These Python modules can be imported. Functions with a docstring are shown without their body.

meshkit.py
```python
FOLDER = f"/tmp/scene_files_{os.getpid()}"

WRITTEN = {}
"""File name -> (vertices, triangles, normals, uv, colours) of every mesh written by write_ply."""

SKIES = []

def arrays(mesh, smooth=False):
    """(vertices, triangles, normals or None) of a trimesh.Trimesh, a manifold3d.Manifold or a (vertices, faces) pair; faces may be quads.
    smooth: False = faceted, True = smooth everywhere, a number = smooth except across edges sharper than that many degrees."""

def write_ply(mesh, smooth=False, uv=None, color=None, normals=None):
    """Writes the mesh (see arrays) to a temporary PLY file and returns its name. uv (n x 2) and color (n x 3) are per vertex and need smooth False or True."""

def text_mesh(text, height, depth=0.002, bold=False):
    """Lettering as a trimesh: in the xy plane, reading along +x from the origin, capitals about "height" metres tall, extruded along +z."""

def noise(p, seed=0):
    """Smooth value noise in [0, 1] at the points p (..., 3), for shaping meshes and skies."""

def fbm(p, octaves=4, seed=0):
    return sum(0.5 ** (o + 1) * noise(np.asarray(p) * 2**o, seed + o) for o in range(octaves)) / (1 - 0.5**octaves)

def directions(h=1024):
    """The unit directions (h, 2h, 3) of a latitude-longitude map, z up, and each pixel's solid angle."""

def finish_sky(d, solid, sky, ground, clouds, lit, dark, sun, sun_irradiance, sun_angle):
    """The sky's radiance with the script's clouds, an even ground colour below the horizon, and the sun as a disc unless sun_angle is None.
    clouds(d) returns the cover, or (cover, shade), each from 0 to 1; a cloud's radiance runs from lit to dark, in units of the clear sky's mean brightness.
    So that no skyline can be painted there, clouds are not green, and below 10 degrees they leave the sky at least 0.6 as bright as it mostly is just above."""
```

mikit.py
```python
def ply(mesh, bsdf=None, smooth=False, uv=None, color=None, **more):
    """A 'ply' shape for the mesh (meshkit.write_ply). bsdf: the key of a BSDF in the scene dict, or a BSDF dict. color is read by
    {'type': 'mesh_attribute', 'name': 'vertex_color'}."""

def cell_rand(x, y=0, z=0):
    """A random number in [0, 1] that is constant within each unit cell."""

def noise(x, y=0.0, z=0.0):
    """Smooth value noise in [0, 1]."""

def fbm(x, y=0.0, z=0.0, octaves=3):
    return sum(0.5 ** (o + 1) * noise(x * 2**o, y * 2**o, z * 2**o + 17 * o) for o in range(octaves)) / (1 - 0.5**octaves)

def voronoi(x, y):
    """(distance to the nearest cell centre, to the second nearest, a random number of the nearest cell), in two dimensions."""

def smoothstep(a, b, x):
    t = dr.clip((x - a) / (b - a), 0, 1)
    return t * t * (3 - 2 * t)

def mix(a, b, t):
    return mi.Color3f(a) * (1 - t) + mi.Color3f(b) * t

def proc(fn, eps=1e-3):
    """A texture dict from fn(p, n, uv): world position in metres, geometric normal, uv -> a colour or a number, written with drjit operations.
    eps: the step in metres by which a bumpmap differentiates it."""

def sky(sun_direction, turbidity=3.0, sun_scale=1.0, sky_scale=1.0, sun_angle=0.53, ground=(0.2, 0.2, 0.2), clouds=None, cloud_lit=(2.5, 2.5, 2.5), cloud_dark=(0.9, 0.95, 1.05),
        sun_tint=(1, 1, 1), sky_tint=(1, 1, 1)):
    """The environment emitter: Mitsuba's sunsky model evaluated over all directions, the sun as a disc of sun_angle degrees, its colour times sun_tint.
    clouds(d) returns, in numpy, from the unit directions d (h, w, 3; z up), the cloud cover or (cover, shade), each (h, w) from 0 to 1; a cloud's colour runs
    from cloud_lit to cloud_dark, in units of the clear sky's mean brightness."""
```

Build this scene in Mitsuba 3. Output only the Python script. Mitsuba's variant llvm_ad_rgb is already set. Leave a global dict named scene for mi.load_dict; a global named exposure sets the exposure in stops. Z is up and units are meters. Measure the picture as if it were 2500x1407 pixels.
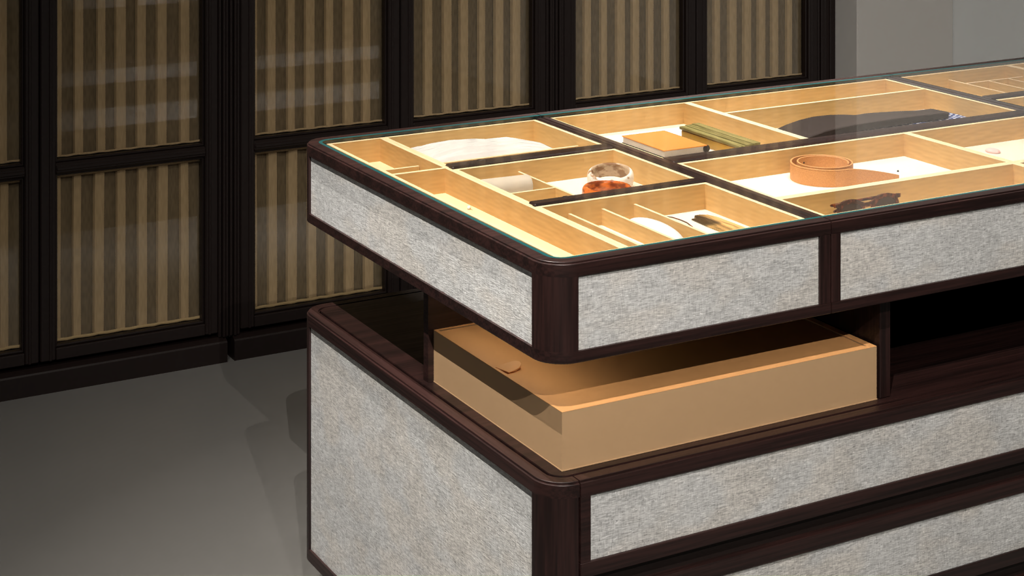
import math, random
import numpy as np, trimesh, shapely, shapely.geometry as sg, manifold3d
import drjit as dr, mitsuba as mi
import mikit, meshkit
from mikit import ply, proc, noise, fbm, smoothstep, mix, cell_rand
T = mi.ScalarTransform4f
scene, labels = {}, {}
random.seed(7)
# ------------------------------------------------------------------ camera, lights, exposure
FPX, HORIZON, YAW = 4313.55, -606.5, 0.50559
CAM = [-1.29347, -2.22558, 1.65]
FWD = [math.sin(YAW), math.cos(YAW), 0.0]
scene['camera'] = {'type': 'perspective', 'fov': math.degrees(2 * math.atan(1250 / FPX)), 'fov_axis': 'x', 'near_clip': 0.05, 'far_clip': 60.0,
                   'principal_point_offset_x': 0.0, 'principal_point_offset_y': (HORIZON - 703.5) / 1407.0 * -1.0,
                   'to_world': T().look_at(origin=CAM, target=[CAM[0] + FWD[0], CAM[1] + FWD[1], CAM[2]], up=[0, 0, 1])}
exposure = 0.0
SPOTS = {  # ceiling track spotlights: position, target, intensity, cutoff, beam
    'spot_a': ([-0.88, -2.90, 3.0], [0.85, 0.20, 0.72], 21, 30, 12),
    'spot_b': ([-0.88, -1.55, 3.0], [0.85, 0.20, 0.72], 25, 34, 13),
    'spot_c': ([-0.88, 0.35, 3.0], [0.20, 0.45, 0.65], 17.5, 37, 12),
    'spot_d': ([1.05, 1.95, 3.0], [1.05, 0.96, 0.35], 55, 18, 8),
    'spot_e': ([1.30, -1.20, 3.0], [2.65, 2.15, 1.0], 9.5, 30, 14),
    'spot_f': ([-0.22, 0.58, 3.05], [0.28, 0.45, 0.9], 23, 26, 12),
    'spot_g': ([1.05, 0.30, 3.05], [1.20, 0.45, 0.9], 21, 26, 12),
}
for k, (o, t, i, c, b) in SPOTS.items():
    scene[k] = {'type': 'spot', 'to_world': T().look_at(origin=o, target=t, up=[0.1, 0.2, 1]), 'cutoff_angle': c, 'beam_width': b,
                'intensity': {'type': 'rgb', 'value': [i * 1.0, i * 0.94, i * 0.86]}}
FILL_GLOW = 0.30   # radiance of the unseen ceiling panels added as fill light

# ------------------------------------------------------------------ materials
def rgb(*c): return {'type': 'rgb', 'value': list(c)}
def pr(color, rough=0.5, spec=0.5, metal=0.0, two=True, **k):
    b = {'type': 'principled', 'base_color': rgb(*color) if isinstance(color, tuple) else color, 'roughness': rough, 'specular': spec, 'metallic': metal, **k}
    return {'type': 'twosided', 'bsdf': b} if two else b
def wood(ax, dark=(0.0085, 0.0034, 0.0030), light=(0.0260, 0.0098, 0.0085)):
    def fn(p, n, uv):
        c = [p.x, p.y, p.z]
        s = [260.0, 260.0, 260.0]; s[ax] = 9.0
        f = fbm(c[0] * s[0], c[1] * s[1], c[2] * s[2], octaves=3)
        g = noise(c[0] * s[0] * .22, c[1] * s[1] * .22, c[2] * s[2] * .22 + 5)
        return mix(dark, light, smoothstep(0.25, 0.8, 0.65 * f + 0.35 * g))
    return fn
WR, WS = 0.42, 0.5
scene['m_wood_x'] = pr(proc(wood(0)), WR, WS)
scene['m_wood_y'] = pr(proc(wood(1)), WR, WS)
scene['m_wood_z'] = pr(proc(wood(2)), WR, WS)
scene['m_wood_dark'] = pr((0.012, 0.007, 0.006), 0.6, 0.3)
scene['m_cab_wood'] = pr((0.0085, 0.0042, 0.0036), 0.45, 0.35)
def linen(p, n, uv):
    s = p.x + p.y
    warp = noise(s * 1000, p.z * 160, 3.0)
    weft = noise(s * 170, p.z * 1050, 7.0)
    slub = noise(s * 70, p.z * 800, 11.0)
    tone = fbm(s * 16, p.z * 26, 2.0)
    fleck = smoothstep(0.84, 0.95, noise(s * 330, p.z * 800, 21.0))
    dark = smoothstep(0.84, 0.95, noise(s * 300, p.z * 700, 31.0))
    v = 0.475 + 0.15 * (warp - 0.5) + 0.26 * (weft - 0.5) + 0.12 * (slub - 0.5) + 0.10 * (tone - 0.5) + 0.22 * fleck - 0.16 * dark
    return mix((0.985, 0.955, 0.905), (0.96, 0.97, 0.965), smoothstep(.35, .65, fbm(s * 11 + 4, p.z * 18, 9.0))) * v
def linen_h(p, n, uv):
    s = p.x + p.y
    return 0.5 * noise(s * 1000, p.z * 160, 3.0) + 0.8 * noise(s * 170, p.z * 1050, 7.0)
scene['m_linen'] = {'type': 'twosided', 'bsdf': {'type': 'bumpmap', 'arbitrary': proc(linen_h, eps=3e-4), 'scale': 0.0003,
                    'bsdf': {'type': 'principled', 'base_color': proc(linen), 'roughness': 0.85, 'specular': 0.2}}}
def tan(p, n, uv):
    g = noise(p.x * 45, p.y * 45, p.z * 260)
    return mix((0.50, 0.305, 0.110), (0.57, 0.360, 0.138), g)
scene['m_tan'] = pr(proc(tan), 0.6, 0.25)
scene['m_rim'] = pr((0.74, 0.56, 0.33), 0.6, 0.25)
scene['m_tray_floor'] = pr((0.70, 0.62, 0.49), 0.8, 0.15)
scene['m_tray_floor_warm'] = pr((0.70, 0.52, 0.30), 0.75, 0.15)
scene['m_glass'] = {'type': 'thindielectric', 'int_ior': 1.5}
scene['m_glass_face'] = pr((0.040, 0.056, 0.050), 0.18, 0.6)
scene['m_glass_edge'] = pr((0.009, 0.058, 0.060), 0.16, 0.6)
def floorcol(p, n, uv):
    return mix((0.126, 0.123, 0.117), (0.138, 0.134, 0.128), fbm(p.x * 3, p.y * 3, 0.0))
scene['m_floor'] = pr(proc(floorcol), 0.42, 0.35)
scene['m_wall'] = pr((0.40, 0.386, 0.368), 0.8, 0.2)
scene['m_wall_cool'] = pr((0.54, 0.555, 0.555), 0.8, 0.2)
scene['m_ceiling'] = pr((0.5, 0.49, 0.47), 0.9, 0.1)
def sheer(p, n, uv):
    return mix((0.115, 0.085, 0.048), (0.155, 0.115, 0.066), noise(p.x * 260, p.y * 10, p.z * 60))
def pleat(p, n, uv):
    return mix((0.30, 0.215, 0.115), (0.36, 0.26, 0.145), noise(p.x * 300, p.y * 10, p.z * 50))
scene['m_sheer'] = pr(proc(sheer), 0.9, 0.1)
scene['m_pleat'] = pr(proc(pleat), 0.9, 0.1)
scene['m_hem'] = pr((0.36, 0.26, 0.13), 0.9, 0.1)
scene['m_box'] = pr((0.43, 0.275, 0.15), 0.55, 0.3)
scene['m_leather_tan'] = pr((0.80, 0.40, 0.155), 0.5, 0.3)
scene['m_white'] = pr((0.62, 0.60, 0.56), 0.85, 0.1)
scene['m_ivory'] = pr((0.52, 0.46, 0.36), 0.35, 0.5)
scene['m_porcelain'] = pr((0.60, 0.60, 0.63), 0.3, 0.5)
def marble(p, n, uv):   # cream outside with a few brown clouds, tan brown inner wall
    f = fbm(p.x * 60, p.y * 60, p.z * 90, octaves=4)
    inner = smoothstep(0.0375, 0.0350, dr.sqrt(dr.square(p.x - 0.4370) + dr.square((p.y - 0.5270) * 1.06)))
    out = mix((0.34, 0.19, 0.09), (0.74, 0.69, 0.60), smoothstep(0.30, 0.44, f))
    inn = mix((0.22, 0.11, 0.05), (0.46, 0.33, 0.21), smoothstep(0.40, 0.60, f))
    return out * (1 - inner) + inn * inner
scene['m_marble'] = pr(proc(marble), 0.22, 0.6)
def amber(p, n, uv):
    f = fbm(p.x * 70, p.y * 70, p.z * 120, octaves=3)
    return mix((0.16, 0.022, 0.004), (0.62, 0.14, 0.018), smoothstep(0.3, 0.7, f))
scene['m_amber'] = pr(proc(amber), 0.15, 0.6)
scene['m_orange'] = pr((0.50, 0.180, 0.033), 0.6, 0.2)
scene['m_paper'] = pr((0.40, 0.36, 0.31), 0.9, 0.1)
scene['m_black'] = pr((0.010, 0.009, 0.009), 0.55, 0.4)
scene['m_suede'] = pr((0.034, 0.026, 0.023), 0.85, 0.12)
scene['m_chrome'] = {'type': 'roughconductor', 'material': 'Al', 'alpha': 0.12}
scene['m_gold'] = {'type': 'roughconductor', 'material': 'Au', 'alpha': 0.2}
def olive(p, n, uv):
    f = fbm(p.x * 220, p.y * 14, p.z * 60, octaves=3)
    return mix((0.10, 0.09, 0.026), (0.21, 0.19, 0.068), smoothstep(0.3, 0.7, f))
scene['m_olive'] = pr(proc(olive), 0.3, 0.5)
scene['m_mustard'] = pr((0.36, 0.19, 0.018), 0.35, 0.5)
def belt(p, n, uv):
    f = noise(p.x * 900, p.y * 900, p.z * 900)
    return mix((0.45, 0.205, 0.072), (0.58, 0.280, 0.105), f)
scene['m_belt'] = pr(proc(belt), 0.5, 0.35)
scene['m_belt_inner'] = pr((0.30, 0.125, 0.04), 0.7, 0.2)
def tortoise(p, n, uv):
    f = fbm(p.x * 140, p.y * 140, p.z * 140, octaves=3)
    return mix((0.035, 0.009, 0.006), (0.15, 0.034, 0.014), smoothstep(0.45, 0.75, f))
scene['m_tortoise'] = pr(proc(tortoise), 0.12, 0.6)
scene['m_lens'] = pr((0.034, 0.024, 0.022), 0.08, 0.6)
def horn(p, n, uv):
    f = fbm(p.x * 200, p.y * 30, 1.0, octaves=3)
    dark = smoothstep(0.215, 0.232, p.y) * smoothstep(0.478, 0.462, p.x)
    return mix(mix((0.55, 0.34, 0.13), (0.28, 0.17, 0.06), smoothstep(0.35, 0.65, f)), (0.03, 0.022, 0.016), dark * 0.9)
scene['m_horn'] = pr(proc(horn), 0.3, 0.5)
scene['m_teal'] = pr((0.035, 0.085, 0.075), 0.25, 0.5)
def dots(p, n, uv):
    u, v = p.x * 75 + p.y * 40, p.y * 75 - p.x * 40
    du, dv = u - dr.floor(u) - 0.5, v - dr.floor(v) - 0.5
    d = dr.sqrt(du * du + dv * dv)
    return mix((0.80, 0.80, 0.84), (0.035, 0.055, 0.16), smoothstep(0.26, 0.32, d))
scene['m_dots'] = pr(proc(dots), 0.6, 0.3)
scene['m_pink'] = pr((0.80, 0.50, 0.46), 0.5, 0.3)
scene['m_pearl'] = pr((0.85, 0.82, 0.78), 0.15, 0.7)

# ------------------------------------------------------------------ helpers
def numbered(name):
    if not any(k == name or k.startswith(name + '__') for k in list(scene) + list(labels)): return name
    i = 1
    while any(k == f'{name}_{i:03d}' or k.startswith(f'{name}_{i:03d}__') for k in list(scene) + list(labels)): i += 1
    return f'{name}_{i:03d}'
def thing(name, label, cat, group=None):
    key = numbered(name); labels[key] = {'label': label, 'category': cat}
    if group: labels[key]['group'] = group
    return key
def part(parent, name, mesh, m, smooth=False, label=None, **kw):
    key = numbered(parent + '__' + name)
    scene[key] = ply(mesh, m, smooth, **kw)
    if label: labels[key] = {'label': label}
    return key
def struct(name, mesh, m, label=None, smooth=False):
    scene[name] = ply(mesh, m, smooth); labels[name] = {'kind': 'structure'}
    if label: labels[name]['label'] = label
def cat(*ms): return trimesh.util.concatenate(ms)
def box(x0, x1, y0, y1, z0, z1, c=0.0):
    if c <= 0:
        b = trimesh.creation.box((x1 - x0, y1 - y0, z1 - z0)); b.apply_translation(((x0 + x1) / 2, (y0 + y1) / 2, (z0 + z1) / 2)); return b
    P = []
    for sx, ax, bx in ((1, x0, 1), (-1, x1, 1)):
        for sy, ay in ((1, y0), (-1, y1)):
            for sz, az in ((1, z0), (-1, z1)):
                P += [(ax + sx * c, ay + sy * c, az), (ax + sx * c, ay, az + sz * c), (ax, ay + sy * c, az + sz * c)]
    return trimesh.convex.convex_hull(np.array(P))
def fixed(v, f):
    m = trimesh.Trimesh(np.array(v, float), np.array(f, int), process=False)
    m.fix_normals()
    return m
def sweep(path, prof, closed=False):
    """Profile (d inward, z) swept along a plan path whose interior lies to the right of travel."""
    P = np.array(path, float); n = len(P); nr = []
    for i in range(n):
        a = P[i] - P[i - 1] if (closed or i > 0) else None
        b = P[(i + 1) % n] - P[i] if (closed or i < n - 1) else None
        a = b if a is None else a; b = a if b is None else b
        a = a / np.linalg.norm(a); b = b / np.linalg.norm(b)
        na, nb = np.array([a[1], -a[0]]), np.array([b[1], -b[0]])
        m = (na + nb); m = m / np.linalg.norm(m); nr.append(m / max(0.2, m @ na))
    nr = np.array(nr); m = len(prof); V = []
    for i in range(n):
        for d, z in prof: V.append((*(P[i] + nr[i] * d), z))
    F = []
    for i in range(n if closed else n - 1):
        j = (i + 1) % n
        for k in range(m):
            l = (k + 1) % m
            a, b, c, e = i * m + k, i * m + l, j * m + l, j * m + k
            F += [(a, b, c), (a, c, e)]
    if not closed:
        for k in range(1, m - 1):
            F += [(0, k, k + 1), ((n - 1) * m, (n - 1) * m + k + 1, (n - 1) * m + k)]
    return fixed(V, F)
def prism(poly, z0, z1):
    pts = np.array(poly)[:, :2]
    if np.allclose(pts[0], pts[-1]): pts = pts[:-1]
    cs = manifold3d.CrossSection([pts.astype(float)], manifold3d.FillRule.NonZero)
    if cs.area() <= 1e-12: cs = manifold3d.CrossSection([pts[::-1].astype(float)], manifold3d.FillRule.NonZero)
    mm = manifold3d.Manifold.extrude(cs, z1 - z0).to_mesh()
    t = trimesh.Trimesh(mm.vert_properties[:, :3], mm.tri_verts, process=False); t.apply_translation((0, 0, z0)); return t
def inset(path, d):
    g = sg.Polygon(path).buffer(-d, join_style=2); return np.array(g.exterior.coords)[:-1]
def arc(cx, cy, r, a0, a1, n=14):
    return [(cx + r * math.cos(math.radians(a0 + (a1 - a0) * i / n)), cy + r * math.sin(math.radians(a0 + (a1 - a0) * i / n))) for i in range(n + 1)]
def lathe(prof, n=64):
    return trimesh.creation.revolve(np.array(prof), sections=n)
def tube(pts, r, n=8):
    pts = np.array(pts, float); V = []; F = []; m = len(pts); rr = np.broadcast_to(r, (m,))
    for i in range(m):
        t = pts[min(i + 1, m - 1)] - pts[max(i - 1, 0)]; t /= np.linalg.norm(t)
        u = np.cross(t, [0, 0, 1.0]); u = np.cross(t, [1.0, 0, 0]) if np.linalg.norm(u) < 0.1 else u; u /= np.linalg.norm(u); w = np.cross(u, t)
        for k in range(n):
            a = 2 * math.pi * k / n; V.append(pts[i] + rr[i] * (math.cos(a) * u + math.sin(a) * w))
    for i in range(m - 1):
        for k in range(n):
            a, b = i * n + k, i * n + (k + 1) % n; F += [(a, b, b + n), (a, b + n, a + n)]
    c0, c1 = len(V), len(V) + 1; V += [pts[0], pts[-1]]
    for k in range(n): F += [(c0, (k + 1) % n, k), (c1, (m - 1) * n + k, (m - 1) * n + (k + 1) % n)]
    return fixed(V, F)
def grid_solid(X, Y, Z, zb):
    """Solid between a height grid and a flat or gridded bottom."""
    X, Y, Z = map(np.asarray, (X, Y, Z)); zb = np.broadcast_to(zb, Z.shape); n, m = Z.shape
    top = np.stack([X, Y, Z], -1).reshape(-1, 3); bot = np.stack([X, Y, zb], -1).reshape(-1, 3); N = n * m; F = []
    for i in range(n - 1):
        for j in range(m - 1):
            a, b, c, e = i * m + j, i * m + j + 1, (i + 1) * m + j + 1, (i + 1) * m + j
            F += [(a, c, b), (a, e, c), (a + N, b + N, c + N), (a + N, c + N, e + N)]
    ring = [j for j in range(m)] + [i * m + m - 1 for i in range(1, n)] + [(n - 1) * m + j for j in range(m - 2, -1, -1)] + [i * m for i in range(n - 2, 0, -1)]
    for k in range(len(ring)):
        a, b = ring[k], ring[(k + 1) % len(ring)]; F += [(a, b, b + N), (a, b + N, a + N)]
    return fixed(np.vstack([top, bot]), F)

# ------------------------------------------------------------------ the room
RX0, RX1, RY0, RY1, RZ = -4.2, 2.865, -5.0, 2.80, 3.2
struct('floor', box(RX0 - .1, RX1 + .3, RY0 - .1, RY1 + .3, -0.1, 0.0), 'm_floor', 'smooth seamless grey floor')
struct('ceiling', box(RX0 - .1, RX1 + .3, RY0 - .1, RY1 + .3, RZ, RZ + .1), 'm_ceiling')
struct('wall_left', box(RX0 - .1, RX0, RY0, RY1, 0, RZ), 'm_wall')
struct('wall_front', box(RX0, RX1, RY0 - .1, RY0, 0, RZ), 'm_wall')
struct('wall_right', box(RX1, RX1 + .1, RY0, RY1, 0, RZ), 'm_wall_cool', 'pale grey side wall behind the far end of the display case')
struct('wall_back', cat(box(RX0, 2.452, RY1, RY1 + .1, 0, RZ), box(2.4525, RX1, 2.234, RY1 + .1, 0, RZ, 0.004)), 'm_wall', 'warm grey wall return beside the tall cabinets')
for i, (x, y, lab) in enumerate([(-0.9, -2.4, 'square ceiling fill panel added unseen above the camera'), (-2.7, 0.4, 'square ceiling fill panel added unseen along the left wall')]):  # glowing panels added out of view as soft ambient fill
    k = thing('ceiling_fill', lab, 'added fill light')
    part(k, 'frame', sweep([(x - .32, y - .32), (x - .32, y + .32), (x + .32, y + .32), (x + .32, y - .32)], [(0, RZ - .012), (0, RZ), (.02, RZ), (.02, RZ - .012)], True), 'm_white')
    q = trimesh.Trimesh(np.array([(x - .3, y - .3, RZ - .006), (x + .3, y - .3, RZ - .006), (x + .3, y + .3, RZ - .006), (x - .3, y + .3, RZ - .006)]), np.array([(0, 2, 1), (0, 3, 2)]), process=False)
    part(k, 'diffuser', q, 'm_white', emitter={'type': 'area', 'radiance': rgb(*(FILL_GLOW * 30 * np.array([1, .97, .93])))})

# ------------------------------------------------------------------ tall cabinets
CY, CGLASS, CTOP = 2.335, 2.366, 2.62
def cab(u, lab):
    k = thing('tall_cabinet', lab, 'cabinet', None)
    w = 1.024; M = 'm_cab_wood'
    part(k, 'carcass', cat(box(u + .002, u + .022, 2.345, 2.78, .06, CTOP), box(u + w - .022, u + w - .002, 2.345, 2.78, .06, CTOP),
                           box(u + .022, u + w - .022, 2.76, 2.78, .06, CTOP), box(u + .022, u + w - .022, 2.40, 2.76, .06, .08), box(u + .022, u + w - .022, 2.40, 2.76, CTOP - .02, CTOP)), M)
    pl = np.array([(2.323, 0), (2.323, .053), (2.326, .057), (2.342, .065), (2.78, .065), (2.78, 0)])
    mesh = prism([(a, b) for a, b in pl], u + .010, u + w - .010)
    V = mesh.vertices.copy(); mesh.vertices = np.stack([V[:, 2], V[:, 0], V[:, 1]], 1); mesh.fix_normals()
    part(k, 'plinth', mesh, M)
    # fluted pilaster strips at both sides of the front
    for x0 in (u + .0015, u + w - .0305):
        part(k, 'pilaster', cat(box(x0, x0 + .009, 2.336, 2.36, .065, CTOP, .002), box(x0 + .0105, x0 + .0185, 2.331, 2.36, .065, CTOP, .002), box(x0 + .020, x0 + .029, 2.336, 2.36, .065, CTOP, .002)), M)
    for di, (x0, x1, o0, o1) in enumerate([(u + .032, u + .5105, u + .072, u + .474), (u + .5135, u + w - .032, u + .554, u + .956)]):
        d = k + '__door' + ('' if di == 0 else '_001')
        z0, z1, zb, zm0, zm1, zt = .078, CTOP - .03, .108, .5575, .5865, CTOP - .08
        frame = [box(x0, o0, CY, CGLASS + .01, z0, z1, .003), box(o1, x1, CY, CGLASS + .01, z0, z1, .003), box(o0, o1, CY, CGLASS + .01, z0, zb, .002), box(o0, o1, CY, CGLASS + .01, zt, z1, .002)]
        for a, b in ((zb, zm0), (zm1, zt)):   # glazing beads
            frame += [box(o0, o0 + .006, CY + .010, CGLASS, a, b, .002), box(o1 - .006, o1, CY + .010, CGLASS, a, b, .002), box(o0, o1, CY + .010, CGLASS, a, a + .006, .002), box(o0, o1, CY + .010, CGLASS, b - .006, b, .002)]
        for xs in ((x0 + o0) / 2 + .006, (x1 + o1) / 2 - .006):
            frame.append(box(xs - .004, xs + .004, CY - .003, CY + .01, z0, z1, .002))
        scene[d] = ply(cat(*frame), M)
        part(d, 'muntin', cat(box(o0 - .004, o1 + .004, CY - .002, CGLASS + .006, zm0, zm1, .006), box(o0, o1, CY - .006, CY + .01, zm0 + .009, zm1 - .009, .003)), M)
        for a, b in ((zb, zm0), (zm1, zt)):
            q = trimesh.Trimesh(np.array([(o0, CGLASS, a), (o1, CGLASS, a), (o1, CGLASS, b), (o0, CGLASS, b)]), np.array([(0, 1, 2), (0, 2, 3)]), process=False)
            part(d, 'glass_pane', q, 'm_glass')
            # gathered curtain behind the pane: dark single sheer layer with lighter folded pleats
            xs = np.linspace(o0 - .012, o1 + .012, 120); ph = random.random()
            c = part(k, 'curtain', trimesh.util.concatenate([grid_solid(np.stack([xs, xs]), np.stack([2.392 + .003 * np.sin(xs * 105.6 + ph), 2.394 + .003 * np.sin(xs * 105.6 + ph)]), np.full((2, 120), b - .004), a + .004)]), 'm_sheer', True)
            n, per = 7, .0575
            for i in range(n):
                cx = o0 + .012 + per * i + random.uniform(-.004, .004); hw = .0135 + random.uniform(-.002, .003)
                zz = np.linspace(a + .010, b - .012, 7); dx = np.cumsum(np.random.RandomState(int(cx * 1e4) % 9973).uniform(-.0006, .0006, 7))
                px = np.array([-hw, -hw * .8, -hw * .3, hw * .3, hw * .85, hw]); py = np.array([.0135, .003, .001, .0, .002, .0135])
                A = cx + px[None, :] + dx[:, None]; B = np.broadcast_to(2.376 + py[None, :], A.shape); C = np.broadcast_to(zz[:, None], A.shape)
                V = np.stack([A, B, C], -1).reshape(-1, 3); F = []
                for r in range(6):
                    for s in range(5):
                        q0 = r * 6 + s; F += [(q0, q0 + 1, q0 + 7), (q0, q0 + 7, q0 + 6)]
                part(c, 'pleat', trimesh.Trimesh(V, np.array(F), process=False), 'm_pleat', 40)
            hx = np.linspace(o0 - .008, o1 + .008, 40)
            part(c, 'hem', tube([(x, 2.374 + .001 * math.sin(x * 190), a + .009 + .0007 * math.sin(x * 110 + ph)) for x in hx], .0042 if a < .3 else .003, 8), 'm_hem' if a < .3 else 'm_pleat', 40, 'gathered hem')
            if a < .3: part(c, 'header', tube([(x, 2.376, b - .012) for x in hx], .006, 8), 'm_pleat', 40)
cab(-.668, 'tall dark wooden cabinet at the far left with curtained glass doors')
cab(.356, 'tall dark wooden cabinet in the middle, curtained doors behind the display case corner')
cab(1.380, 'tall dark wooden cabinet at the right beside the grey wall, curtained doors')
k = thing('end_panel', 'narrow dark wooden end panel between the right cabinet and the grey wall', 'panel')
part(k, 'board', cat(box(2.4055, 2.4495, 2.340, 2.79, 0, CTOP, .002)), 'm_cab_wood'); part(k, 'moulding', box(2.424, 2.434, 2.335, 2.345, .065, CTOP, .002), 'm_cab_wood')

# ------------------------------------------------------------------ the counter (lower unit)
W, R, L, L2 = 0.962, 0.0505, 1.987, 1.62
def end_path(xe, xs=None, ln=None):      # from the front at xe round the left end to the back at xe
    return [(xe, 0)] + arc(R, R, R, 270, 180) + arc(R, W - R, R, 180, 90) + [(xe, W)]
def mirror(path, ln): return [(ln - x, y) for x, y in path][::-1]
k = thing('display_counter', 'long low dark wood counter with pale linen panels and drawers on the grey floor', 'counter')
full = arc(R, R, R, 270, 180) + arc(R, W - R, R, 180, 90) + [(x, y) for x, y in mirror(arc(R, R, R, 270, 180) + arc(R, W - R, R, 180, 90), L2)]
openp = [(.0524, 0)] + full[:-0 or None] + [(L2 - .0524, 0)]
CZ = .5760
part(k, 'plinth', prism(inset(full, .05), 0, .1045), 'm_wood_dark')
part(k, 'carcass', cat(prism(inset(full, .014)[:], .1040, .5590)), 'm_wood_dark')
part(k, 'bottom_rail', sweep(openp, [(.0012, .1034), (0, .1046), (0, .1266), (.015, .1266), (.015, .1034)]), 'm_wood_y', 30)
endp = [(.0524, 0)] + arc(R, R, R, 270, 180) + arc(R, W - R, R, 180, 90)
for p in (endp, mirror(endp, L2)):
    part(k, 'top_rail', sweep(p, [(0, .5530), (0, .5712), (.0002, .5718), (.0006, .5723), (.0014, .5726), (.024, .5726), (.024, .5530)]), 'm_wood_y', 30)
part(k, 'top_rail', box(R, L2 - R, W - .024, W, .5655, .5725, .001), 'm_wood_x')
part(k, 'cap_rail', sweep(openp, [(.0032, .5726), (.0032, .5754), (.0038, CZ), (.0215, CZ), (.022, .5755), (.022, .5726)]), 'm_wood_y', 30)
for pts in (arc(R, R, R, 270, 180), arc(R, W - R, R, 180, 90), mirror(arc(R, R, R, 270, 180), L2), mirror(arc(R, W - R, R, 180, 90), L2)):
    part(k, 'corner_post', sweep(pts, [(0, .1266), (0, .5530), (.016, .5530), (.016, .1266)]), 'm_wood_z', 30)
part(k, 'end_panel', box(.0047, .0130, R, W - R, .1262, .5534), 'm_linen', label='pale linen end panel')
part(k, 'end_panel', box(L2 - .0130, L2 - .0047, R, W - R, .1262, .5534), 'm_linen')
part(k, 'deck', cat(prism(inset(full, .0268), .5592, CZ - .0008), prism(inset(full, .0276), .570, CZ)), 'm_wood_x')
for z0, z1 in ((.508, .5655), (.358, .432)):
    part(k, 'back_panel', box(R, L2 - R, W - .0130, W - .0047, z0, z1), 'm_linen')
for z0, z1 in ((.1266, .358), (.432, .508)):
    part(k, 'back_board', box(R, L2 - R, W - .0135, W, z0, z1, .001), 'm_wood_x')
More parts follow.
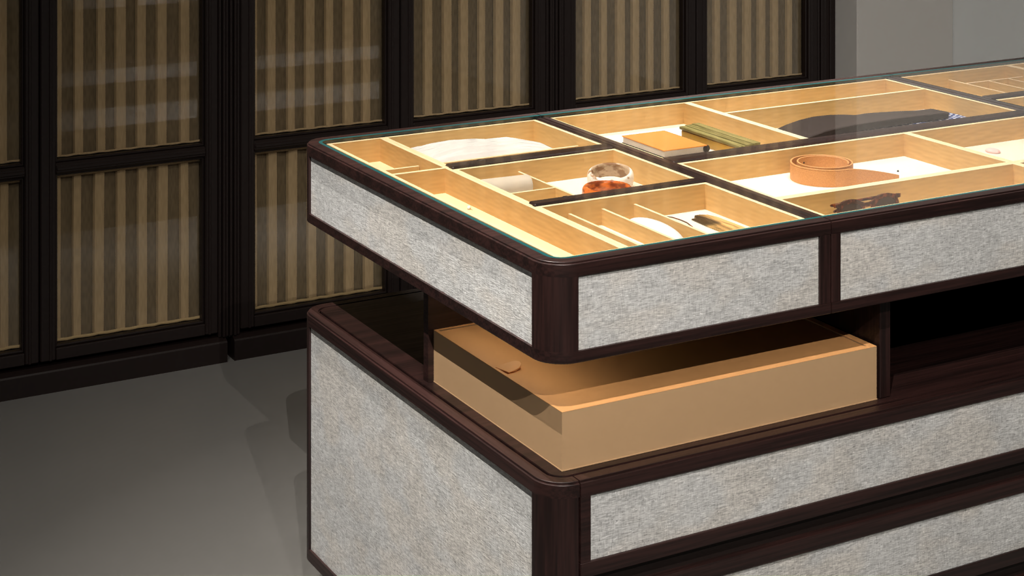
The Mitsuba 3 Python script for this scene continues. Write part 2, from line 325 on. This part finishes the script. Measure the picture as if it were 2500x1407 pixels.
for xa, xb in ((.0545, 1.0), (1.003, L2 - .0545)):
    for r, (zt, f1, f0, zb) in enumerate([(.5726, .5522, .4540, .4310), (.4035, .3795, .2830, .2600), (.2325, .2090, .1266, .1036)]):
        d = numbered(k + '__drawer'); i = .0175
        ms = [sweep([(xb, 0), (xa, 0)], [(0, f1), (0, zt - .0014), (.0002, zt - .0008), (.0006, zt - .0003), (.0014, zt), (.02, zt), (.02, f1)]), box(xa, xb, 0, .02, zb, f0, .0012), box(xa, xa + i, 0.0002, .02, f0, f1, .0006), box(xb - i, xb, 0.0002, .02, f0, f1, .0006)]
        if r == 0: ms.append(sweep([(xb, 0), (xa, 0)], [(.0032, .5726), (.0032, .5754), (.0038, CZ), (.0215, CZ), (.022, .5755), (.022, .5726)]))
        scene[d] = ply(cat(*ms), 'm_wood_x')
        part(d, 'fabric_panel', box(xa + i - .001, xb - i + .001, .0042, .0120, f0 - .001, f1 + .001), 'm_linen')
# uprights that carry the display case
part(k, 'spine', box(.037, L2 - .04, .472, .490, CZ + .0005, .7500), 'm_wood_x')
for x0 in (.6595, 1.30):
    part(k, 'upright', box(x0, x0 + .0225, .042, .4715, CZ + .0005, .7500, .001), 'm_wood_z')
    part(k, 'upright', box(x0, x0 + .0225, .4905, .920, CZ + .0005, .7500, .001), 'm_wood_z')

# ------------------------------------------------------------------ the display case, three modules
S1, S2, G = .5228, 1.4642, .0011
ZT = .9000
RAIL_T = [(0, .8780), (0, .8956), (.0002, .8962), (.0006, .8967), (.0014, .8970), (.0200, .8970), (.0200, .8780)]
RAIL_B = [(.0014, .7503), (0, .7517), (0, .7678), (.0200, .7678), (.0200, .7503)]
CAPP = [(.0030, .8970), (.0030, .8994), (.0037, ZT), (.0220, ZT), (.0225, .8996), (.0225, .8970)]
EDGE = [(.0226, .8990), (.0226, .8999), (.0232, .8999), (.0296, .8996), (.0296, .8993)]
EFACE = [(.0226, .8922), (.0226, .8989), (.0231, .8989), (.0231, .8922)]
LINER = [(.0140, .7600), (.0140, .8969), (.0224, .8969), (.0224, .7600)]
def module(lab, runs, floor_poly, glass_poly, posts, stiles, panels, bars, ledges=()):
    k = thing('display_case', lab, 'display case')
    part(k, 'bottom_board', prism(floor_poly, .7530, .7600), 'm_wood_dark')
    for p in runs:
        part(k, 'top_rail', sweep(p, RAIL_T), 'm_wood_x', 30); part(k, 'bottom_rail', sweep(p, RAIL_B), 'm_wood_x', 30)
        part(k, 'cap_rail', sweep(p, CAPP), 'm_wood_x', 30); part(k, 'liner', sweep(p, LINER), 'm_wood_dark', 30)
        part(k, 'glass_edge', sweep(p, EDGE), 'm_glass_edge', 30, 'polished teal glass edge'); part(k, 'glass_rim', sweep(p, EFACE), 'm_glass_face', 30)
    for p in posts: part(k, 'corner_post', sweep(p, [(0, .7678), (0, .8780), (.02, .8780), (.02, .7678)]), 'm_wood_z', 30)
    for b in stiles: part(k, 'stile', box(*b, .0008), 'm_wood_z')
    for b in panels: part(k, 'fabric_panel', box(*b), 'm_linen')
    for b in bars:
        q = part(k, 'divider_bar', box(*b[:4], .8800, .8955, .0025), 'm_wood_x' if b[1] - b[0] > b[3] - b[2] else 'm_wood_y')
        for hx, hy in b[4:]:
            h = lathe([(0, .0001), (.0052, .0001), (.0060, .0006), (.0072, .0006), (.0078, 0), (0, 0)], 24); h.apply_scale((1, .9, 1)); h.apply_translation((hx, hy, .8953)); part(q, 'screw_hole', h, 'm_black', 30)
    for b in ledges: part(k, 'ledge', box(*b), 'm_wood_dark')
    n = len(glass_poly); V = [(x, y, .8994) for x, y in glass_poly]; F = [(0, i, i + 1) for i in range(1, n - 1)]
    g = trimesh.Trimesh(np.array(V), np.array(F), process=False)
    if g.face_normals[0][2] < 0: g.invert()
    part(k, 'glass_top', g, 'm_glass', label='clear glass top')
    return k
e1 = end_path(S1 - G)
in1 = lambda d: inset(e1, d)
def clipped(path, d, x0, x1):
    g = sg.Polygon(path).buffer(-d, join_style=1).intersection(sg.box(x0, -1, x1, 2)); return np.array(g.exterior.coords)[:-1]
case_full = arc(R, R, R, 270, 180) + arc(R, W - R, R, 180, 90) + mirror(arc(R, R, R, 270, 180) + arc(R, W - R, R, 180, 90), L)
FZ = (.7674, .8784); FD0, FD1 = .0045, .0125
module('glass topped display case end section with rounded corners, the one holding the bangles', [e1], clipped(case_full, .002, 0, S1 - G), clipped(case_full, .0292, 0, S1 - G),
       [arc(R, R, R, 270, 180), arc(R, W - R, R, 180, 90)], [(.5000, S1 - G, .0004, .020, .7674, .8784), (.5000, S1 - G, W - .020, W - .0004, .7674, .8784)],
       [(.0485, .5005, FD0, FD1, *FZ), (.0485, .5005, W - FD1, W - FD0, *FZ), (FD0, FD1, R - .001, W - R + .001, *FZ)],
       [(.1658, .5114, .6330, .6640, (.2360, .6560)), (.1658, .5114, .3315, .3545, (.2362, .3470)), (.5116, S1 - .0002, .030, W - .030)],
       [(.0224, .0455, .0300, W - .0300, .8400, .8870), (.0455, S1 - G, .0224, .0455, .8400, .8870)])
module('long middle section of the glass topped display case, holding the coiled belt', [[(S2 - G, 0), (S1 + G, 0)], [(S1 + G, W), (S2 - G, W)]], clipped(case_full, .002, S1 + G, S2 - G), clipped(case_full, .0292, S1 + G, S2 - G),
       [], [(S1 + G, .5425, .0004, .020, .7674, .8784), (1.4440, S2 - G, .0004, .020, .7674, .8784), (S1 + G, .5425, W - .020, W - .0004, .7674, .8784), (1.4440, S2 - G, W - .020, W - .0004, .7674, .8784)],
       [(.5420, 1.4445, FD0, FD1, *FZ), (.5420, 1.4445, W - FD1, W - FD0, *FZ)],
       [(S1 + .0002, .5404, .030, W - .030), (.5408, 1.4462, .4745, .5120), (1.4466, S2 - .0002, .030, W - .030)],
       [(S1 + G, S2 - G, .0224, .0455, .8400, .8870)])
part('display_case', 'added_strip', box(.085, .100, .060, .460, .7470, .7502, .0005), 'm_white', label='slim light strip added unseen under the case', emitter={'type': 'area', 'radiance': rgb(5.0, 4.5, 3.7)})  # unseen emitter added to give the glow on the box lid
e3 = mirror(end_path(L - S2 - G), L)
module('far end section of the glass topped display case, holding the teal glasses', [e3], clipped(case_full, .002, S2 + G, L), clipped(case_full, .0292, S2 + G, L),
       [mirror(arc(R, R, R, 270, 180), L), mirror(arc(R, W - R, R, 180, 90), L)], [(S2 + G, S2 + .022, .0004, .020, .7674, .8784), (S2 + G, S2 + .022, W - .020, W - .0004, .7674, .8784)],
       [(S2 + .0215, L - .0485, FD0, FD1, *FZ), (S2 + .0215, L - .0485, W - FD1, W - FD0, *FZ), (L - FD1, L - FD0, R - .001, W - R + .001, *FZ)],
       [(S2 + .0002, 1.4800, .030, W - .030), (1.4804, 1.8215, .6330, .6640), (1.4804, 1.8215, .3315, .3545)],
       [(L - .0455, L - .0224, .0300, W - .0300, .8400, .8870), (S2 + G, L - .0455, .0224, .0455, .8400, .8870)])

# ------------------------------------------------------------------ trays in the case
TW, ZF, ZR, ZD = .0080, .8470, .8920, .8747
def tray(lab, x0, x1, y0, y1, full_div=(), low_div=(), floor='m_tray_floor', front=None):
    k = thing('tray', lab, 'tray')
    part(k, 'base', box(x0 + .001, x1 - .001, y0 + .001, y1 - .001, .8405, ZF), floor)
    zr = ZR - .0012
    yf = front if front else zr
    for b in ((x0, x0 + TW, y0, y1, zr), (x1 - TW, x1, y0, y1, zr), (x0 + TW, x1 - TW, y1 - TW, y1, zr), (x0 + TW, x1 - TW, y0, y0 + TW, yf)):
        part(k, 'wall', box(*b[:4], .8400, b[4]), 'm_tan')
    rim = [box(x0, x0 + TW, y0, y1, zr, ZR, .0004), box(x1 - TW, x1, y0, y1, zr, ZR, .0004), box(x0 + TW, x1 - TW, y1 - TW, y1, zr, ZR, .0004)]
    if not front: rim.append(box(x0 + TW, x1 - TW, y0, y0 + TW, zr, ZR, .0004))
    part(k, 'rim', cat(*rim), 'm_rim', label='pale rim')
    for b, z in [(b, ZR) for b in full_div] + [(b, ZD) for b in low_div]:
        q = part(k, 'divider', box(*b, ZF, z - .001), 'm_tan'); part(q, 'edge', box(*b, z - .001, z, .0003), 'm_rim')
    return k
tray('narrow tan tray along the left end of the case, cross wall and pearl stud', .046, .1643, .046, .9357, [(.0540, .1563, .6440, .6520)], [(.0540, .1555, .7490, .7550)], 'm_tray_floor_warm')
tray('tan tray at the back left holding the folded white scarf', .1648, .5110, .6480, .9357, [], [(.1708, .5030, .7490, .7545)], front=.8860)
tray('tan tray holding the white and amber bangles', .1648, .5110, .3400, .6300, [], [(.2950, .2995, .3460, .6240), (.1708, .2948, .4850, .4895)], front=.8795)
tray('tan tray with parallel dividers at the front corner holding the horn comb', .1648, .5110, .0460, .3295, [], [(x, x + .0052, .0520, .3235) for x in (.2240, .2900, .3545)])
tray('tan tray holding the orange notebook and olive box', .5412, .8838, .4930, .9357, [], [], front=.8795)
tray('long tan tray holding the black pouch on a dotted scarf', .8844, 1.4460, .4930, .9357, [(.8924, 1.4380, .7960, .8040)], [], front=.8795)
tray('tan tray holding the coiled tan belt', .5460, 1.0930, .1782, .4730)
tray('tan tray right of the belt tray, with a pink dish on its white base', 1.0936, 1.4460, .1782, .4730)
tray('slim tan tray at the front edge holding the tortoiseshell sunglasses', .5460, 1.0930, .0460, .1776)
tray('slim empty tan tray at the front edge right of the sunglasses', 1.0936, 1.4460, .0460, .1776)
tray('far tan tray with thin dividers holding the teal glasses', 1.4806, 1.8222, .6480, .9357, [], [(1.6300, 1.6345, .6540, .9340), (1.6350, 1.8160, .8705, .8750)] + [(x, x + .0045, .6540, .8700) for x in (1.7020, 1.7640)], front=.8860)
tray('far empty tan tray in front of the teal glasses tray', 1.4806, 1.8222, .3400, .6300, front=.8795)
tray('tan tray at the front of the far end section beyond the right edge', 1.4806, 1.8222, .0460, .3295)
tray('narrow tan tray along the far right end of the case', 1.8227, 1.9410, .0460, .9357, [], [], 'm_tray_floor_warm')

# ------------------------------------------------------------------ the tan box on the counter deck
k = thing('storage_box', 'large shallow tan box with recessed lid under the display case corner', 'box')
bx0, bx1, by0, by1, bz0, bz1 = .0475, .6530, .0430, .4720, .5766, .6649
outer = manifold3d.Manifold.cube((bx1 - bx0, by1 - by0, bz1 - bz0 - .0009)).translate((bx0, by0, bz0))
hole = manifold3d.Manifold.cube((.6395 - .0535, .4660 - .0515, 1)).translate((.0535, .0515, .6560))
mm = (outer - hole).to_mesh(); part(k, 'body', trimesh.Trimesh(mm.vert_properties[:, :3], mm.tri_verts, process=False), 'm_box')
ring = [box(bx0, .0535, by0, by1, bz1 - .0009, bz1, .0003), box(.6395, bx1, by0, by1, bz1 - .0009, bz1, .0003), box(.0535, .6395, by0, .0515, bz1 - .0009, bz1, .0003), box(.0535, .6395, .4660, by1, bz1 - .0009, bz1, .0003)]
part(k, 'rim', cat(*ring), 'm_leather_tan')
part(k, 'lid', box(.0540, .6390, .0520, .4655, .6558, .6628, .0008), 'm_leather_tan', label='recessed lid of smooth tan leather')
part(k, 'base_trim', box(bx0 - .0006, bx1 + .0006, by0 - .0012, by1 + .0006, bz0 - .0002, bz0 + .0012), 'm_box')
n, m = 22, 17; u = np.linspace(0, 1, n)[:, None]; v = np.linspace(-1, 1, m)[None, :]
half = .0160 * np.sqrt(np.clip(1 - np.clip((u - .35) / .65, 0, 1) ** 2.2, 0.0006, 1)) * np.ones_like(v)
ca, sa = math.cos(.22), math.sin(.22); lx = .0360 * u * np.ones_like(v); ly = half * v
X = .0550 + lx * ca - ly * sa; Y = .2430 + lx * sa + ly * ca; Z = .6645 + .0052 * u ** 2.2 * np.ones_like(v)
part(k, 'pull_tab', grid_solid(X, Y, Z + .0012, Z - .0012 * (u > .3)), 'm_leather_tan', 30, 'rounded leather pull tab')

# ------------------------------------------------------------------ the goods in the trays
ZFL = ZF + .0003
def tagone(name, mesh, m, lab, ct, smooth=30, group=None):
    k = numbered(name); scene[k] = ply(mesh, m, smooth); labels[k] = {'label': lab, 'category': ct}
    if group: labels[k]['group'] = group
    return k
# white scarf
n, m = 110, 60
s = np.linspace(0, 1, n)[:, None]; t = np.linspace(0, 1, m)[None, :]
X = .1735 + .3080 * s + .010 * (t - .5) * (s - .5)
wob = .006 * np.sin(9 * s + 1) ; Y0 = .7565 + .004 * np.sin(14 * s); Y1 = .9230 - .018 * np.clip(s * 2.2 - 1, 0, 1) ** 2 - .03 * np.clip(s - .86, 0, 1) / .14 + wob * .5
Y = Y0 + (Y1 - Y0) * t
crest = np.interp(s, [0, .10, .16, .25, .33, .45, .60, .75, .84, .93, 1], [.026, .031, .036, .0405, .0415, .0395, .0335, .0335, .028, .020, .010])
env = np.clip(np.sin(np.pi * np.clip(t, 0, 1) ** .8), 0, 1) ** .42
g = meshkit.fbm(np.stack([X * 18, Y * 60, 0 * X], -1).reshape(-1, 3)).reshape(X.shape); g = (g - g.mean()) / (np.abs(g).max() + 1e-9)
fold = .0030 * np.sin(46 * t + 5 * s + 2 * np.sin(6 * s)) * (1 - s * .3) + .0016 * np.sin(95 * t - 9 * s)
Z = ZFL + np.clip(crest * env + (fold + .002 * g) * np.clip(env, 0, 1), .002, .0445)
tagone('scarf', grid_solid(X, Y, Z, ZFL), 'm_white', 'white folded silk scarf lying bunched up in the back left tray', 'scarf', 60)
# white cuff: short hollow cylinder lying on its side
rc = .0188; prof = [(rc - .004, 0), (rc - .0012, 0), (rc - .0002, .0010), (rc, .003), (rc, .0905), (rc - .0015, .0935), (rc - .004, .0945), (rc - .0055, .093), (rc - .0055, .0015), (rc - .004, 0)]
c = lathe(prof, 56); c.apply_scale((1, 1.0, 1)); c.apply_transform(trimesh.transformations.rotation_matrix(math.radians(90), (0, 1, 0)))
c.apply_transform(trimesh.transformations.rotation_matrix(math.radians(-4), (0, 0, 1))); c.apply_translation((.1880, .5620, ZFL + rc)); c.fix_normals()
tagone('cuff', c, 'm_ivory', 'ivory white cylinder cuff lying on its side left of the bangles', 'cuff bracelet', 40)
# bangles
def bangle(R0, h, th, squash=1.0):
    pr_ = []
    for i in range(20):
        a = 2 * math.pi * i / 20; ca_, sa_ = math.cos(a), math.sin(a)
        pr_.append((R0 + th * .5 * np.sign(ca_) * abs(ca_) ** .8 + (.0022 * (1 - sa_ * sa_) if ca_ > 0 else 0), h / 2 + h / 2 * np.sign(sa_) * abs(sa_) ** .75))
    pr_.append(pr_[0]); b = lathe(pr_, 90); b.fix_normals(); return b
b = bangle(.0375, .0270, .0085); b.apply_scale((1, .94, 1)); b.apply_transform(trimesh.transformations.rotation_matrix(math.radians(11), (math.cos(YAW), -math.sin(YAW), 0))); b.apply_translation((.4370, .5270, ZFL - b.bounds[0][2]))
k = thing('bangle', 'chunky cream and brown marbled bangle tilted behind the amber one', 'bangle'); part(k, 'ring', b, 'm_marble', 50)
b = bangle(.0392, .0262, .0085); b.apply_translation((.3860, .4560, ZFL))
k = thing('bangle', 'chunky translucent amber bangle in front of the cream one', 'bangle'); part(k, 'ring', b, 'm_amber', 50)
s_ = trimesh.creation.icosphere(subdivisions=3, radius=.0034); s_.apply_translation((.3630, .4200, ZFL + .0235)); part(k, 'clasp', s_, 'm_chrome', True, 'small silver ball clasp')
# white oval dish standing in the comb tray
d = trimesh.creation.icosphere(subdivisions=4, radius=1.0); V = d.vertices.copy(); V[:, 2] = np.where(V[:, 2] < 0, V[:, 2] * .25, V[:, 2]); d.vertices = V * np.array([.0265, .0790, .0215]); d.apply_translation((.3252, .2110, ZFL + .0215 * .25))
tagone('powder_case', d, 'm_porcelain', 'smooth white oval domed case between two tray dividers', 'case', True)
# horn comb with real teeth
k = thing('comb', 'flat tortoiseshell horn comb with fine dark teeth on the white tray base', 'comb')
spine = [(.4850, .1150), (.4862, .2000), (.4850, .2600), (.4790, .2790), (.4660, .2860), (.4560, .2850), (.4600, .2780), (.4640, .2600), (.4640, .1150)]
part(k, 'back', prism(spine, ZFL, ZFL + .0032), 'm_horn')
for i in range(34):
    y = .1170 + i * .0049; x1 = .4400 - .003 * math.sin(math.pi * i / 33) + (.012 if i > 31 else 0)
    part(k, 'tooth', prism([(.4650, y), (.4650, y + .0031), (x1 + .001, y + .0024), (x1, y + .0014), (x1 + .001, y + .0006)], ZFL + .0005, ZFL + .0026), 'm_horn')
k = thing('hairpin', 'thin dark bent hairpin between the divider and the comb', 'hairpin')
part(k, 'wire', tube([(.4130, .3120, ZFL + .001), (.4200, .3000, ZFL + .0012), (.4230, .2800, ZFL + .001), (.4225, .2600, ZFL + .001), (.4160, .2350, ZFL + .001), (.4090, .2150, ZFL + .001)], .0008, 6), 'm_tortoise', 30)
# orange notebook
k = thing('notebook', 'orange covered notebook with grey page edges lying in a tan tray', 'notebook')
part(k, 'pages', cat(*[box(.6580 + .0003 * (i % 2), .7570, .6790 + .0003 * (i % 3), .8300, ZFL + .0018 + i * .00118, ZFL + .0018 + (i + 1) * .00118) for i in range(10)]), 'm_paper', label='grey page block')
part(k, 'cover', cat(box(.6560, .7600, .6770, .8320, ZFL + .0136, ZFL + .0156, .0006)), 'm_orange', label='orange front cover')
part(k, 'back_cover', box(.6560, .7600, .6770, .8320, ZFL, ZFL + .0018, .0006), 'm_black')
part(k, 'spine', tube([(.7590, .6775, ZFL + .0080), (.7590, .8315, ZFL + .0080)], .0075, 20), 'm_black', 40, 'black rounded spine')
# olive box
k = thing('hinged_box', 'mustard and olive marbled box with grooved lid right of the orange notebook', 'box')
part(k, 'body', cat(box(.7850, .8290, .6000, .8050, ZFL, ZFL + .0190, .0012)), 'm_mustard', label='glossy mustard body')
part(k, 'lid', cat(box(.7815, .8310, .5960, .8080, ZFL + .0205, ZFL + .0262, .0010), box(.7960, .8310, .5960, .8080, ZFL + .0262, ZFL + .0275, .0004), box(.8130, .8310, .5960, .8080, ZFL + .0275, ZFL + .0288, .0004)), 'm_olive', label='olive marbled lid')
part(k, 'lid_shade', box(.7862, .8278, .6012, .8038, ZFL + .0188, ZFL + .0207), 'm_tortoise')  # dark strip stands in for the shade under the lid overhang
# black pouch on dotted scarf
tagone('dotted_scarf', (lambda X, Y: grid_solid(X, Y, ZFL + (.0120 + .0022 * np.sin(X * 60) * np.cos(Y * 90) + .0014 * np.sin(X * 23 + 1) ** 2) * np.clip(np.minimum(np.minimum(Y - .6035, .7130 - Y), np.minimum(X - .983, 1.427 - X)) / .012, 0, 1) ** .45 + .0004, ZFL))(*np.meshgrid(np.linspace(.984, 1.4260, 90), np.linspace(.604, .7125, 40), indexing='ij')), 'm_dots', 'navy scarf with white dots lying under the black pouch', 'scarf', 50)
n, m = 90, 26; s = np.linspace(0, 1, n)[:, None]; t = np.linspace(0, 1, m)[None, :]
xf = .9080 + .4560 * s; xb = .9350 + .4950 * s - .03 * np.clip(s - .9, 0, 1) / .1
yf = .6180 + .022 * s + .018 * np.clip(.12 - s, 0, 1) / .12; yb = .7200 + .008 * np.sin(5 * s) - .035 * np.clip(s - .93, 0, 1) / .07
zf_ = np.interp(xf, [.90, .9713, 1.0072, 1.0455, 1.10, 1.21, 1.3369, 1.37], [.8605, .8665, .8730, .8766, .8786, .8790, .8764, .8730])
zb_ = np.interp(xb, [.93, .9741, .9932, 1.03, 1.0666, 1.11, 1.1436, 1.18, 1.204, 1.245, 1.29, 1.337, 1.38, 1.40, 1.42, 1.435], [.860, .866, .8706, .8763, .8794, .879, .8764, .8723, .8735, .8727, .8711, .8683, .8683, .8653, .8600, .8540])
X = xf + (xb - xf) * t; Y = yf + (yb - yf) * t
Z = zf_ + (zb_ - zf_) * t - .0030 * np.sin(np.pi * t) + .0012 * np.exp(-(t / .04) ** 2)
Z = Z - .0025 * np.clip((.06 - t) / .06, 0, 1) ** 2
bot = np.minimum(ZFL + .0165, Z - .004)
k = thing('pouch', 'long black suede pouch lying on the dotted scarf', 'pouch')
part(k, 'body', grid_solid(X, Y, Z, bot), 'm_suede', 35)
part(k, 'flap', tube([(float(xf[i, 0]), float(yf[i, 0]) - .0005, float(zf_[i, 0]) - .0015) for i in range(2, n, 3)], .0016, 8), 'm_suede', 40)
# coiled belt
cx, cy, R0, hb, tb = .8270, .3950, .0655, .0325, .0034
def strap(pts, top, bot, th):
    pts = np.array(pts); d = np.gradient(pts, axis=0); d /= np.linalg.norm(d, axis=1)[:, None]; nrm = np.stack([d[:, 1], -d[:, 0]], 1); V = []; F = []
    for i in range(len(pts)):
        o, q = pts[i] + nrm[i] * th / 2, pts[i] - nrm[i] * th / 2; c_ = .0006
        V += [(*o, bot[i]), (*o, top[i] - c_), (*(o * .85 + q * .15), top[i]), (*(q * .85 + o * .15), top[i]), (*q, top[i] - c_), (*q, bot[i])]
    for i in range(len(pts) - 1):
        for j in range(6):
            a, b_ = i * 6 + j, i * 6 + (j + 1) % 6; F += [(a, b_, b_ + 6), (a, b_ + 6, a + 6)]
    e = (len(pts) - 1) * 6
    for j in range(1, 5): F += [(0, j, j + 1), (e, e + j + 1, e + j)]
    return fixed(V, F)
ang = np.linspace(-1.9 * 2 * math.pi, 0, 260); rad = R0 + np.interp(ang / (2 * math.pi), [-1.9, -1.0, -.72, -.22, 0], [-.0205, -.0140, -.0120, -.0015, 0]); th0 = math.radians(272)
sp = [(cx + r * math.cos(th0 + a), cy + r * math.sin(th0 + a)) for a, r in zip(ang, rad)]
tl = [(cx + .003 + .115 * i / 40, cy - R0 - .004 * (i / 40) ** 1.5 * 2) for i in range(1, 41)]
allp = sp + tl; drop = np.array([0.0] * len(sp) + [.0225 * (i / 40) ** 1.35 for i in range(1, 41)])
start = np.clip(np.concatenate([np.zeros(len(sp) - 60), np.linspace(0, 1, 60), np.ones(40)]), 0, 1) * 0.0012
k = thing('belt', 'tan grained leather belt coiled on the white tray base', 'belt')
part(k, 'strap', strap(allp, ZFL + hb - drop - start, np.full(len(allp), ZFL), tb), 'm_belt', 30)
hl = trimesh.creation.icosphere(subdivisions=2, radius=.0016); hl.apply_translation((cx - .012, cy + R0 - .0205, ZFL + .022)); part(k, 'punch_hole', hl, 'm_black', True)
a2 = np.linspace(-0.45 * 2 * math.pi, .02, 130)
part(k, 'stitching', tube([(cx + (R0 + float(np.interp(a / (2 * math.pi), [-1.0, -.72, -.22, 0], [-.0140, -.0120, -.0015, 0])) + .0018) * math.cos(th0 + a), cy + (R0 + float(np.interp(a / (2 * math.pi), [-1.0, -.72, -.22, 0], [-.0140, -.0120, -.0015, 0])) + .0018) * math.sin(th0 + a), ZFL + hb - .0030) for a in a2], .0004, 5), 'm_belt_inner')
tagone('stud', lathe([(0, .003), (.0012, .0026), (.0018, .0014), (.0018, 0), (0, 0)], 16), 'm_black', 'tiny dark stud on the white base right of the belt', 'stud')
scene['stud']['to_world'] = T().translate([.9860, .3700, ZFL])
# tortoiseshell sunglasses standing on their lens rims, temples folded behind
def outline(w, h, e, n=48, lift=0.0):
    o = []
    for i in range(n):
        a = 2 * math.pi * i / n; c_, s2 = math.cos(a), math.sin(a); o.append((w / 2 * np.sign(c_) * abs(c_) ** (2 / e), h / 2 * np.sign(s2) * abs(s2) ** (2 / e) + lift * c_))
    return np.array(o)
def glasses(name, lab, origin, ax, up, wl, hl_, gap, e, mat, lens, rim=.0052, thick=.0042, ct='sunglasses', lensm=True):
    k = thing(name, lab, ct); ax = np.array(ax, float); up = np.array(up, float); ax /= np.linalg.norm(ax); up /= np.linalg.norm(up); nz = np.cross(ax, up)
    def place(P2, z0, z1):
        m_ = prism(P2, z0, z1); V = m_.vertices; m_.vertices = np.array(origin) + V[:, :1] * ax + V[:, 1:2] * up + V[:, 2:] * nz; m_.fix_normals(); return m_
    for sgn in (-1, 1):
        c_ = sgn * (wl / 2 + gap / 2); o = outline(wl, hl_, e, lift=sgn * hl_ * .03); i_ = outline(wl - 2 * rim, hl_ - 2 * rim, e, lift=sgn * hl_ * .03)
        o[:, 0] += c_; i_[:, 0] += c_
        n_ = len(o); V = []; F = []
        for z in (-thick / 2, thick / 2):
            V += [np.array(origin) + p_[0] * ax + p_[1] * up + z * nz for p_ in o] + [np.array(origin) + p_[0] * ax + p_[1] * up + z * nz for p_ in i_]
        for i in range(n_):
            j = (i + 1) % n_; q = [(i, j, n_ + j, n_ + i), (2 * n_ + i, 3 * n_ + i, 3 * n_ + j, 2 * n_ + j), (i, 2 * n_ + i, 2 * n_ + j, j), (n_ + i, n_ + j, 3 * n_ + j, 3 * n_ + i)]
            for a, b_, c2, d2 in q: F += [(a, b_, c2), (a, c2, d2)]
        part(k, 'rim', fixed(V, F), mat, 25)
        if lensm: part(k, 'lens', place(i_ * 1.0, -.0008, .0008), lens)
        hx = sgn * (wl + gap / 2 - .001); part(k, 'hinge', place([(hx - sgn * .006, hl_ * .22), (hx + sgn * .005, hl_ * .26), (hx + sgn * .006, hl_ * .40), (hx - sgn * .007, hl_ * .42)], -.0030, thick / 2 + .001), mat)
        y_ = hl_ * .32; p0 = np.array(origin) + hx * ax + y_ * up - .004 * nz
        pts = [p0, p0 - .010 * nz + sgn * .001 * ax] + [p0 - (.012 + .004 * (sgn > 0)) * nz - sgn * f * (2 * wl + gap) * .92 * ax - .35 * hl_ * max(0, f - .72) * 3 * up for f in np.linspace(.05, 1, 12)]
        part(k, 'temple', tube(pts, .0022, 8), mat, 40)
    b_ = gap / 2 + rim * .9
    part(k, 'bridge', place([(-b_, hl_ * .16), (-b_ * .4, hl_ * .09), (b_ * .4, hl_ * .09), (b_, hl_ * .16), (b_, hl_ * .33), (b_ * .4, hl_ * .25), (-b_ * .4, hl_ * .25), (-b_, hl_ * .33)], -thick / 2, thick / 2), mat)
    return k
glasses('sunglasses', 'dark tortoiseshell sunglasses with brown lenses standing at the front edge of the case', (.7030, .1230, ZFL + .0208), (1, .05, 0), (0, .16, 1), .0610, .0410, .0170, 2.2, 'm_tortoise', 'm_lens', rim=.0068, thick=.0050)
glasses('spectacles', 'dark teal spectacles lying in the far divided tray', (1.5600, .8050, ZFL + .0175), (-.04, 1, 0), (-.93, -.04, .34), .0520, .0360, .0160, 2.3, 'm_teal', 'm_glass', rim=.0065, thick=.0045, ct='glasses', lensm=False)
# small things
d = trimesh.creation.icosphere(subdivisions=3, radius=1.0); V = d.vertices.copy(); V[:, 2] = np.maximum(V[:, 2], -.3); d.vertices = V * np.array([.013, .017, .006]); d.apply_translation((1.2640, .4050, ZFL + .0018))
tagone('dish', d, 'm_pink', 'small pale pink oval dish on a white tray base at the right edge', 'dish', True)
for (x, y) in ((.1400, .5200),):
    k = thing('earring', 'tiny pearl stud earring in the narrow left tray', 'earring')
    p_ = trimesh.creation.icosphere(subdivisions=3, radius=.0032); p_.apply_translation((x, y, ZFL + .0032)); part(k, 'pearl', p_, 'm_pearl', True)
    part(k, 'post', tube([(x, y - .002, ZFL + .0030), (x + .002, y - .010, ZFL + .0008)], .0004, 6), 'm_gold')
